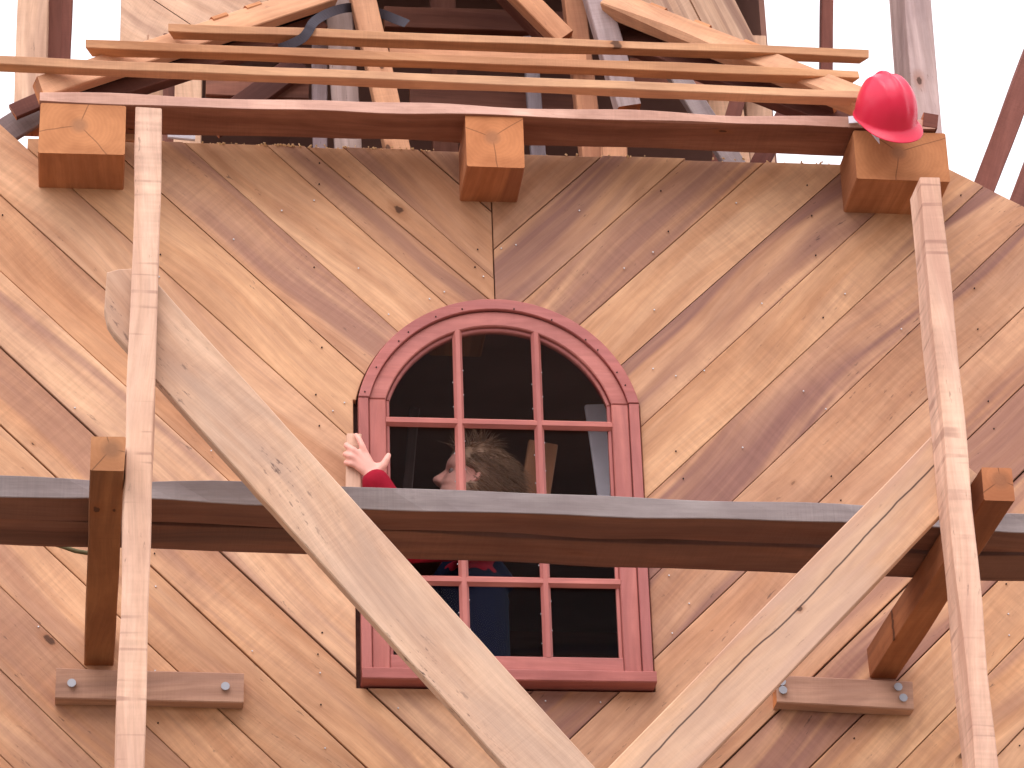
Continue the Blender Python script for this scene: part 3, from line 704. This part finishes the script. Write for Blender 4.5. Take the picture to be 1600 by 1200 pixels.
stud('stud', (1118, 60), (1145, 265), .95, .12, .03, 'tower', (1.1, 1.0, .92, .3))
stud('strut', (1172, 90), (1120, 268), .70, .052, .04, 'dark', (1.3, 1.1, 1.1, .4))
stud('stud', (1176, 60), (1190, 262), 1.05, .09, .04, 'tower', (1.0, .95, .92, .4))
stud('strut', (1262, 110), (1180, 270), .40, .06, .04, 'dark', (1.35, 1.1, 1.1, .4))
stud('stud', (296, 60), (292, 262), .85, .09, .04, 'tower', (1.12, 1.08, 1.05, .3))
stud('stud', (245, 60), (243, 262), .95, .07, .04, 'tower', (1.1, 1.05, .98, .3))
stud('stud', (266, 60), (264, 262), .90, .045, .06, 'dark', (1.2, 1.1, 1.1, .3))
stud('brace', (470, 100), (330, 200), .60, .08, .03, 'dark', (1.0, .8, .75, .4))
stud('stud', (828, 60), (842, 262), .80, .05, .03, 'grey', (.8, .85, 1.0, .4))
stud('board', (322, 128), (482, 134), .62, .11, .02, 'under', (1.05, 1.0, .98, .5))
stud('board', (330, 176), (482, 180), .64, .12, .02, 'under', (.9, .85, .85, .5))
stud('board', (640, 150), (905, 160), .95, .10, .02, 'under', (.75, .7, .7, .5))
stud('rail', (600, 30), (905, 40), 1.2, .09, .04, 'under', (.7, .62, .62, .5))
stud('stud', (690, -60), (696, 262), 1.3, .09, .04, 'under', (.75, .68, .68, .5))
stud('board', (985, 120), (1100, 124), .75, .14, .02, 'under', (1.1, 1.0, .98, .5))
# deck of the attic
tag(obj('attic_deck', box_me('attic_deck', -1.35, 1.35, .06, 3.0, 1.664, 1.69), 'dark'), kind='structure')

# ================================================================== POSTS AND STRUTS AGAINST THE SKY
def solo(name, c0, c1, Y, w, th, mat, color, lab, cat, group=None, seed=None, **kw):
    o = timber(name, AY(*c0, Y), AY(*c1, Y), w, th, (0, -1, 0), mat, None, color, seed, **kw); return tag(o, lab, cat, group)
solo('corner_post', (56, -120), (46, 205), .16, .095, .06, 'tower', (.98, .95, .95, .3), 'pale upright post at top left against the white sky', 'post')
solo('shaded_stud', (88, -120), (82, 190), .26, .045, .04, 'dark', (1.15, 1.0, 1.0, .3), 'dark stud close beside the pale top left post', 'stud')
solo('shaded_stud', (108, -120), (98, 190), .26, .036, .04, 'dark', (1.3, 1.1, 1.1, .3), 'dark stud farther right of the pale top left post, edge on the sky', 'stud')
p0 = AY(1424, -120, .06); p1 = AY(1458, 285, .06)
tag(timber('corner_post', p0+Vector((0, .1, 0)), p1+Vector((0, .1, 0)), .085, .20, (0, -1, 0), 'grey', None, (1.12, 1.02, 1.04, .5), 81, wane={(-1, 1): .015}), 'thick grey corner post rising behind the red helmet', 'post')
solo('thin_stud', (1292, -120), (1290, 190), 1.3, .044, .04, 'dark', (1.35, 1.1, 1.1, .3), 'thin dark upright stud between tower and thick grey post', 'stud')
solo('sloping_strut', (1690, -115), (1535, 300), .20, .070, .05, 'under', (.95, .82, .92, .3), 'dark sloping strut on the right wall edge, the longer one', 'strut')  # dark tone of both struts carries their backlit shade
solo('sloping_strut', (1690, 65), (1590, 330), .14, .072, .05, 'under', (.95, .82, .92, .3), 'dark sloping strut at the far right, cut by the picture edge', 'strut')
# grey weathered boards at the left eave
solo('eave_offcut', (-40, 235), (75, 165), .10, .085, .02, 'grey', (.62, .58, .60, .6), 'dark grey weathered board slanting behind the top left beam end', 'board')
solo('eave_strip', (20, 176), (80, 150), .05, .05, .02, 'dark', (1.1, .95, .95, .4), 'short brown strip of wood above the weathered board at top left', 'strip')
solo('offcut', (192, 214), (222, 216), -.03, .028, .02, 'rafter', (1.1, 1.06, 1.0, .2), 'small pale offcut between the top left beam end and the post', 'offcut')
solo('plastic_scrap', (262, 212), (305, 216), .02, .018, .012, 'white', (1, 1, 1, 0), 'scrap of white plastic under the eave plank near the left post', 'scrap')

# ================================================================== STRAP
def ribbon(pts, w, th, nrm):
    vs_ = []; fs = []
    for i, p in enumerate(pts):
        d = (pts[min(i+1, len(pts)-1)]-pts[max(i-1, 0)]).normalized(); s = nrm[i].cross(d).normalized()*w/2; t = nrm[i]*th/2
        vs_ += [p-s-t, p+s-t, p+s+t, p-s+t]
    for i in range(len(pts)-1):
        for k in range(4): a = i*4+k; b = i*4+(k+1) % 4; fs.append((a, b, b+4, a+4))
    fs += [(3, 2, 1, 0), tuple(len(vs_)-4+k for k in range(4))]
    return me_from('strap', vs_, fs)
kp = [(436, 76, .02), (452, 70, -.01), (472, 60, -.025), (482, 48, -.025), (489, 36, -.01), (502, 26, .10), (522, 17, .27), (545, 12, .365), (570, 14, .39), (598, 22, .39), (618, 30, .37), (636, 37, .34)]
KP = [AY(*k) for k in kp]; pts = []
for i in range(len(KP)-1):
    P0 = KP[max(i-1, 0)]; P1 = KP[i]; P2 = KP[i+1]; P3 = KP[min(i+2, len(KP)-1)]
    for j in range(5):
        t = j/5; pts.append(.5*((2*P1)+(-P0+P2)*t+(2*P0-5*P1+4*P2-P3)*t*t+(-P0+3*P1-3*P2+P3)*t**3))
pts.append(KP[-1])
nr = [Vector((.25, -.85, -.35+.35*math.sin(i*.11))).normalized() for i in range(len(pts))]
tag(obj('strap', ribbon(pts, .030, .003, nr), 'strap'), 'dark webbing strap draped over the topmost batten', 'strap')

# ================================================================== HELMET
def helmet():
    rows = []; NA = 48; NR = 16
    def rad(a):                                             # plan outline, a=0 is the front
        return 1/math.sqrt((math.cos(a)/.128)**2+(math.sin(a)/.102)**2)
    vs_ = []; fs = []
    for i in range(NR+1):
        ph = i/NR*math.pi/2
        for j in range(NA):
            a = 2*math.pi*j/NA; r = rad(a)*math.sin(ph)**.82; z = .148*math.cos(ph)**.9 if i < NR else 0
            rid = .009*math.exp(-((r*math.sin(a))/.011)**4)*(1 if i > 0 else 1)*max(0, min(1, (z-.02)/.03))
            rid += .005*math.exp(-((abs(r*math.sin(a))-.046)/.007)**2)*max(0, min(1, (z-.03)/.03))
            k = 1+rid/max(.05, math.hypot(r, z)); vs_.append((r*math.cos(a)*k, r*math.sin(a)*k, z*k))
    for i in range(NR):
        for j in range(NA):
            j2 = (j+1) % NA; fs.append((i*NA+j, i*NA+j2, (i+1)*NA+j2, (i+1)*NA+j))
    base = NR*NA
    # brim: narrow flange all round, long peak at the front
    for ring, (sc, dz) in enumerate(((1, -.004), (2, -.010), (3, -.013))):
        for j in range(NA):
            a = 2*math.pi*j/NA; f = max(0, math.cos(a)); ext = (.006+.038*f**2.0)*(0, .5, 1)[ring] if ring else .001
            r = rad(a)+ext; vs_.append((r*math.cos(a), r*math.sin(a), dz-.016*f**2*(ring/2)))
    for ring in range(3):
        s = base+ring*NA
        for j in range(NA):
            j2 = (j+1) % NA; fs.append((s+j, s+j2, s+NA+j2, s+NA+j))
    me = me_from('shell', vs_, fs, True); return me
hroot = None
Fv = (_r*.40-_u*.45-_f*.80); Uv = (_r*.06+_u*.88-_f*.47)
Fv.normalize(); Uv = (Uv-Fv*Uv.dot(Fv)).normalized(); Lv = Uv.cross(Fv)
hc = AY(1384, 181, -.305)
HM = Matrix(((Fv.x, Lv.x, Uv.x, hc.x), (Fv.y, Lv.y, Uv.y, hc.y), (Fv.z, Lv.z, Uv.z, hc.z), (0, 0, 0, 1)))
hroot = empty('safety_helmet', hc, 'red safety helmet hanging on the right hand beam end', 'helmet')
hm = helmet(); ho = obj('shell', hm, 'helmet', hroot, HM @ Matrix.Scale(.86, 4))
md = ho.modifiers.new('thickness', 'SOLIDIFY'); md.thickness = .003; md.offset = -1
md = ho.modifiers.new('smooth', 'SUBSURF'); md.levels = 1; md.render_levels = 1
# suspension band inside, its rear strap showing
vs_ = []; fs = []; N = 40
for j in range(N):
    a = 2*math.pi*j/N; r = 1/math.sqrt((math.cos(a)/.104)**2+(math.sin(a)/.084)**2)
    z = -.012-.030*max(0, -math.cos(a))
    vs_ += [(r*math.cos(a), r*math.sin(a), z+.016), (r*math.cos(a), r*math.sin(a), z-.016)]
for j in range(N): j2 = (j+1) % N; fs.append((2*j, 2*j2, 2*j2+1, 2*j+1))
hb = obj('head_band', me_from('head_band', vs_, fs, True), 'white', hroot, HM @ Matrix.Scale(.86, 4)); md = hb.modifiers.new('t', 'SOLIDIFY'); md.thickness = .002

cs_ = [AY(1326, 187, -.215), AY(1340, 186, -.225), AY(1352, 192, -.24), AY(1362, 204, -.255), AY(1374, 219, -.27)]
cv_ = []; cf_ = []
for i, p in enumerate(cs_): cv_ += [p+Vector((0, 0, .012)), p-Vector((0, 0, .012)), p+Vector((0, .003, -.012)), p+Vector((0, .003, .012))]
for i in range(len(cs_)-1):
    for k in range(4): a = i*4+k; b = i*4+(k+1) % 4; cf_.append((a, b, b+4, a+4))
cf_ += [(0, 1, 2, 3), tuple(len(cv_)-4+k for k in range(4))]
obj('chin_strap', me_from('chin_strap', cv_, cf_), 'white', hroot)

# ================================================================== PERSON
def sphere_cap(bm, p0, r0, p1, r1, seg=14):
    d = p1-p0; L = max(d.length, 1e-6); z = d/L; x = z.orthogonal().normalized(); y = z.cross(x)
    prof = [(-math.cos(t)*r0, math.sin(t)*r0, 0) for t in [i*math.pi/2/5 for i in range(6)]] + [(L+math.sin(t)*r1, math.cos(t)*r1, 1) for t in [i*math.pi/2/5 for i in range(6)]]
    rings = []
    for (h, r, e) in prof:
        if r < 1e-5: rings.append([bm.verts.new(p0+z*h)])
        else: rings.append([bm.verts.new(p0+z*h+(x*math.cos(a)+y*math.sin(a))*r) for a in [2*math.pi*k/seg for k in range(seg)]])
    for A_, B_ in zip(rings, rings[1:]):
        for k in range(seg):
            k2 = (k+1) % seg
            try:
                if len(A_) == 1: bm.faces.new((A_[0], B_[k2], B_[k]))
                elif len(B_) == 1: bm.faces.new((A_[k], A_[k2], B_[0]))
                else: bm.faces.new((A_[k], A_[k2], B_[k2], B_[k]))
            except ValueError: pass
def chain(bm, pts, rs):
    for i in range(len(pts)-1): sphere_cap(bm, pts[i], rs[i], pts[i+1], rs[i+1])
def remesh(bm, name, vox, smooth=2):
    bmesh.ops.recalc_face_normals(bm, faces=bm.faces)
    me = bpy.data.meshes.new(name+'_raw'); bm.to_mesh(me); bm.free(); o = bpy.data.objects.new(name+'_raw', me); COL.objects.link(o)
    m = o.modifiers.new('r', 'REMESH'); m.mode = 'VOXEL'; m.voxel_size = vox
    if smooth: m2 = o.modifiers.new('s', 'SMOOTH'); m2.iterations = smooth; m2.factor = .5
    dg = bpy.context.evaluated_depsgraph_get(); dg.update()
    out = bpy.data.meshes.new_from_object(o.evaluated_get(dg)); bpy.data.objects.remove(o); bpy.data.meshes.remove(me)
    for p in out.polygons: p.use_smooth = True
    return out
def prof(z, tab):
    for (a, b), (c, d) in zip(tab, tab[1:]):
        if a <= z <= c: return b+(d-b)*(z-a)/(c-a)
    return tab[-1][1] if z > tab[-1][0] else tab[0][1]
FT = [(-.116,.045),(-.108,.074),(-.095,.084),(-.085,.083),(-.076,.078),(-.064,.087),(-.057,.083),(-.050,.083),(-.043,.091),(-.034,.087),(-.02,.086),(-.006,.081),(.004,.082),(.018,.092),(.035,.093),(.06,.085),(.085,.064),(.104,.036),(.116,.004)]
BT = [(-.116,-.0),(-.09,-.015),(-.06,-.055),(-.03,-.082),(0,-.098),(.04,-.104),(.07,-.094),(.095,-.062),(.11,-.026),(.116,-.004)]
WT = [(-.116,.018),(-.10,.034),(-.08,.046),(-.055,.056),(-.03,.063),(0,.070),(.04,.076),(.07,.069),(.095,.047),(.11,.022),(.116,.003)]
HEADM = None
def head_bm(bm, Mx):
    n, m = 46, 36; rows = []
    for i in range(n+1):
        z = -.116+.232*i/n; f, b, w = prof(z, FT), prof(z, BT), prof(z, WT); row = []
        for k in range(m):
            a = 2*math.pi*k/m; ca, sa = math.cos(a), math.sin(a); cx = (f+b)/2; rx = (f-b)/2
            x = cx+rx*(abs(ca)**.85)*(1 if ca > 0 else -1); y = w*(abs(sa)**.85)*(1 if sa > 0 else -1)
            if x > .03 and abs(z+.002) < .016: x -= .012*math.exp(-((abs(y)-.032)/.014)**2)*math.exp(-((z+.002)/.009)**2)
            row.append(bm.verts.new(Mx @ Vector((x, y, z))))
        rows.append(row)
    for A_, B_ in zip(rows, rows[1:]):
        for k in range(m): bm.faces.new((A_[k], A_[(k+1) % m], B_[(k+1) % m], B_[k]))
    bm.faces.new(rows[0][::-1]); bm.faces.new(rows[-1])
    q = lambda x, y, z: Mx @ Vector((x, y, z))
    chain(bm, [q(.080, 0, .010), q(.094, 0, -.012), q(.104, 0, -.029)], [.009, .0095, .012])
    for s in (-1, 1):
        sphere_cap(bm, q(.092, s*.012, -.034), .0085, q(.098, s*.010, -.034), .0085)
        sphere_cap(bm, q(.078, s*.016, .017), .008, q(.066, s*.045, .015), .006)
        chain(bm, [q(-.010, s*.070, .006), q(-.019, s*.076, .0), q(-.017, s*.075, -.018), q(-.006, s*.070, -.030)], [.007, .008, .007, .006])
HY = .30
HX = Vector((-1, .06, .36)).normalized(); HZ = Vector((.02, 0, 1)); HZ = (HZ-HX*HZ.dot(HX)).normalized(); HYv = HZ.cross(HX)
hcen = AY(676, 748, HY)-HX*.116+HZ*.029
HEADM = Matrix(((HX.x, HYv.x, HZ.x, hcen.x), (HX.y, HYv.y, HZ.y, hcen.y), (HX.z, HYv.z, HZ.z, hcen.z), (0, 0, 0, 1)))
per = empty('person', V(-.08, .34, FLZ), 'person inside in red sweater and navy overalls, left hand reaching out round the window frame', 'person')
bm = bmesh.new(); head_bm(bm, HEADM)
pel = V(-.07, .36, .06); chest = V(-.075, .36, .40); nb = V(-.03, .34, .58)
hb_ = HEADM @ Vector((-.03, 0, -.07))
chain(bm, [nb, hb_], [.058, .055])
chain(bm, [pel, V(-.075, .36, .22), chest, V(-.05, .35, .53)], [.115, .105, .12, .085])
for s in (-1, 1): chain(bm, [V(-.05, .35, .55), V(-.05, .35+s*.165, .545)], [.07, .06]); chain(bm, [chest, V(-.07, .36+s*.06, .42)], [.11, .10]); chain(bm, [pel, V(-.07, .36+s*.07, .05)], [.11, .105])
lsh, lel, lwr = V(-.05, .185, .545), V(-.262, -.015, .425), AY(584, 748, -.095)
rsh, rel, rwr = V(-.05, .515, .545), V(-.02, .60, .27), V(-.20, .56, .10)
arms = [([lsh, (lsh+lel)/2, lel, (lel*2+lwr)/3, lwr], [.054, .048, .040, .041, .027]), ([rsh, (rsh+rel)/2, rel, (rel*2+rwr)/3, rwr], [.054, .048, .040, .041, .027])]
for p, r_ in arms: chain(bm, p, r_)
legs = []
for s in (-1, 1):
    hip = V(-.07, .36+s*.085, .03); kn = V(-.10+.03*s, .36+s*.10, -.37); an = V(-.05+.05*s, .36+s*.10, -.755)
    legs.append((hip, kn, an, s)); chain(bm, [hip, (hip+kn)/2, kn, kn*.65+an*.35, an], [.088, .075, .056, .056, .038])
    chain(bm, [an-Vector((0, 0, .03)), an+Vector((-.15, 0, -.05))], [.036, .026])
# left hand, back of the hand towards the camera, fingers curled round the strip of wood
def P(px, py, y): return AY(px, py, y)
wr = lwr
fing = [
    ([P(571, 711, -.100), P(566, 697, -.108), P(561, 686, -.104), P(556.5, 680, -.092)], [.0115, .0095, .0085, .0072]),
    ([P(563, 713, -.102), P(552, 703, -.108), P(542, 696.5, -.094), P(541, 695, -.072), P(547, 695, -.052)], [.0115, .0098, .0088, .008, .007]),
    ([P(559, 720, -.100), P(548, 713, -.106), P(540, 710, -.090), P(540, 709, -.070), P(547, 709, -.052)], [.0112, .0095, .0086, .0078, .0068]),
    ([P(559, 728, -.096), P(548, 724.5, -.100), P(540.5, 723, -.086), P(541, 722, -.068), P(547, 722, -.054)], [.0102, .0085, .0076, .007, .0062]),
    ([P(588, 738, -.100), P(599, 727, -.106), P(604, 718, -.108), P(607, 711.5, -.104)], [.0135, .0115, .010, .0082])]
for p, r_ in fing: chain(bm, p, r_)
for k in range(4): chain(bm, [wr, P(579-k*1.5, 731+k*2, -.098), fing[k][0][0]], [.0235, .017, .0125])
chain(bm, [wr, P(585, 738, -.100), fing[4][0][0]], [.024, .017, .0135])
chain(bm, [P(584, 728, -.102), P(594, 727, -.103)], [.010, .008])
# right hand, relaxed
d = Vector((-.75, -.1, -.65)).normalized(); sdv = Vector((.1, -1, 0)).normalized(); nv_ = d.cross(sdv)
for k in range(4):
    o_ = sdv*(.030-.02*k); L_ = (.072, .080, .075, .060)[k]; k0 = rwr+d*.085+o_
    chain(bm, [rwr+o_*.5, k0], [.020, .0125]); chain(bm, [k0, k0+d*L_*.45+nv_*.010, k0+d*L_*.75+nv_*.03, k0+d*L_*.85+nv_*.05], [.0105, .0095, .0085, .0072])
chain(bm, [rwr+d*.02+sdv*.02, rwr+d*.05+sdv*.05+nv_*.015, rwr+d*.09+sdv*.055+nv_*.03], [.014, .0115, .009])
obj('body', remesh(bm, 'body', .0042, 2), 'skin', per)
# clothing
bm = bmesh.new(); g = .010
chain(bm, [V(-.07, .36, .02), V(-.075, .36, .22), chest, V(-.05, .35, .53)], [.118, .112, .128, .092])
for s in (-1, 1): chain(bm, [V(-.05, .35, .55), V(-.05, .35+s*.165, .545)], [.078, .070]); chain(bm, [chest, V(-.07, .36+s*.06, .42)], [.118, .108])
chain(bm, [V(-.045, .345, .57), V(-.035, .34, .615)], [.068, .062])
cuff = lwr*.94+lel*.06
chain(bm, [lsh, (lsh+lel)/2, lel, (lel*2+lwr)/3, lel*.2+lwr*.8, cuff], [.066, .059, .052, .050, .043, .041])
chain(bm, [rsh, (rsh+rel)/2, rel, (rel*2+rwr)/3, rwr*.94+rel*.06], [.066, .059, .052, .050, .036])
obj('sweater', remesh(bm, 'sweater', .007, 3), 'red_cloth', per)
bm = bmesh.new()
for hip, kn, an, s in legs: chain(bm, [hip, (hip+kn)/2, kn, kn*.6+an*.4, an], [.104, .092, .074, .072, .062])
chain(bm, [V(-.07, .36, .0), V(-.075, .36, .20), V(-.078, .36, .40)], [.132, .126, .134])
for s in (-1, 1): chain(bm, [V(-.07, .36+s*.07, .05), V(-.07, .36+s*.06, .40)], [.118, .118]); chain(bm, [V(-.15, .36+s*.08, .45), V(-.06, .35+s*.09, .60), V(.04, .36+s*.07, .45)], [.03, .022, .03])
obj('overalls', remesh(bm, 'overalls', .009, 3), 'navy', per)
for hip, kn, an, s in legs:
    bm = bmesh.new(); chain(bm, [an, an-Vector((0, 0, .035))], [.05, .045]); chain(bm, [an+Vector((0, 0, -.035)), an+Vector((-.16, 0, -.045))], [.044, .034])
    obj('boot', remesh(bm, 'boot', .008, 2), 'boot', per)
# eyes
for s in (-1, 1):
    b2 = bmesh.new(); bmesh.ops.create_uvsphere(b2, u_segments=16, v_segments=10, radius=.0115); em = bpy.data.meshes.new('eye'); b2.to_mesh(em); b2.free(); em.materials.append(M['eye']); em.materials.append(M['iris'])
    for p in em.polygons:
        p.use_smooth = True
        if p.center.x > .0085: p.material_index = 1
    obj('eye', em, None, per, HEADM @ Matrix.Translation((.0645, s*.031, -.001)))
# hair: a scalp cap and loose locks
bm = bmesh.new(); rh = random.Random(9)
cap = []
def scalp(a, e):                                            # a around (0 = front), e elevation
    z = .118*math.sin(e); z = max(-.1, min(.114, z)); f, b, w = prof(z, FT), prof(z, BT), prof(z, WT)
    ca, sa = math.cos(a), math.sin(a); cx = (f+b)/2; rx = (f-b)/2
    return Vector((cx+rx*ca, w*sa, z))
bc = bmesh.new()
for i in range(420):
    a = rh.uniform(-math.pi, math.pi); e = rh.uniform(-.8, 1.5)
    if abs(a) < 1.0 and e < .62: continue
    if abs(a) < 1.62 and e < .18: continue
    p = scalp(a, e); sphere_cap(bc, HEADM @ p, .016, HEADM @ (p+Vector((-.012, 0, -.006))), .015, 8)
obj('hair', remesh(bc, 'hair', .005, 2), 'hair', per)
vs_ = []; fs = []
for i in range(3800):
    a = rh.uniform(-math.pi, math.pi); e = rh.uniform(-.8, 1.55)
    if abs(a) < .85 and e < .50: continue
    if abs(a) < 1.55 and e < .12: continue
    p = scalp(a, e); nrm = Vector((p.x+.01, p.y*1.3, p.z*.9)).normalized()
    flow = Vector((-.75, .10*rh.uniform(-1, 1)+.2*p.y/.07, -.35)).normalized()
    if e > .6 and abs(a) < 1.2: flow = Vector((rh.uniform(-.7, .25), rh.uniform(-.6, .6), .12)).normalized()
    L = rh.uniform(.04, .085); pts_ = []; cur = p+nrm*.006; dr = (nrm*(.34 if e < .6 else .16)+flow*.75+Vector((rh.gauss(0, .16), rh.gauss(0, .16), rh.gauss(0, .16)))).normalized()
    for k in range(5):
        pts_.append(cur.copy()); cur = cur+dr*L/4; dr = (dr+flow*.35+Vector((0, 0, -.10))+Vector((rh.gauss(0, .12), rh.gauss(0, .12), rh.gauss(0, .12)))).normalized()
    b0 = len(vs_)
    for k, pp in enumerate(pts_):
        r_ = .0016*(1-k/4.6); t = (pts_[min(k+1, 4)]-pts_[max(k-1, 0)]).normalized(); x = t.orthogonal().normalized(); y = t.cross(x)
        for j in range(3): vs_.append(HEADM @ (pp+(x*math.cos(2.09*j)+y*math.sin(2.09*j))*r_))
    for k in range(4):
        for j in range(3): fs.append((b0+k*3+j, b0+k*3+(j+1) % 3, b0+k*3+3+(j+1) % 3, b0+k*3+3+j))
hme = bpy.data.meshes.new('hair_locks'); hme.from_pydata([tuple(v) for v in vs_], [], fs); hme.update()
obj('hair_locks', hme, 'hair', per)
# strip of wood in the hand
a = AY(553, 680, -.072); b = AY(552, 790, -.072)
tag(timber('trim_strip', a, b, .042, .022, (0, -1, 0), 'post', None, (1, .94, .92, .2), 91), 'short strip of pale wood held by the hand beside the window', 'wood strip')
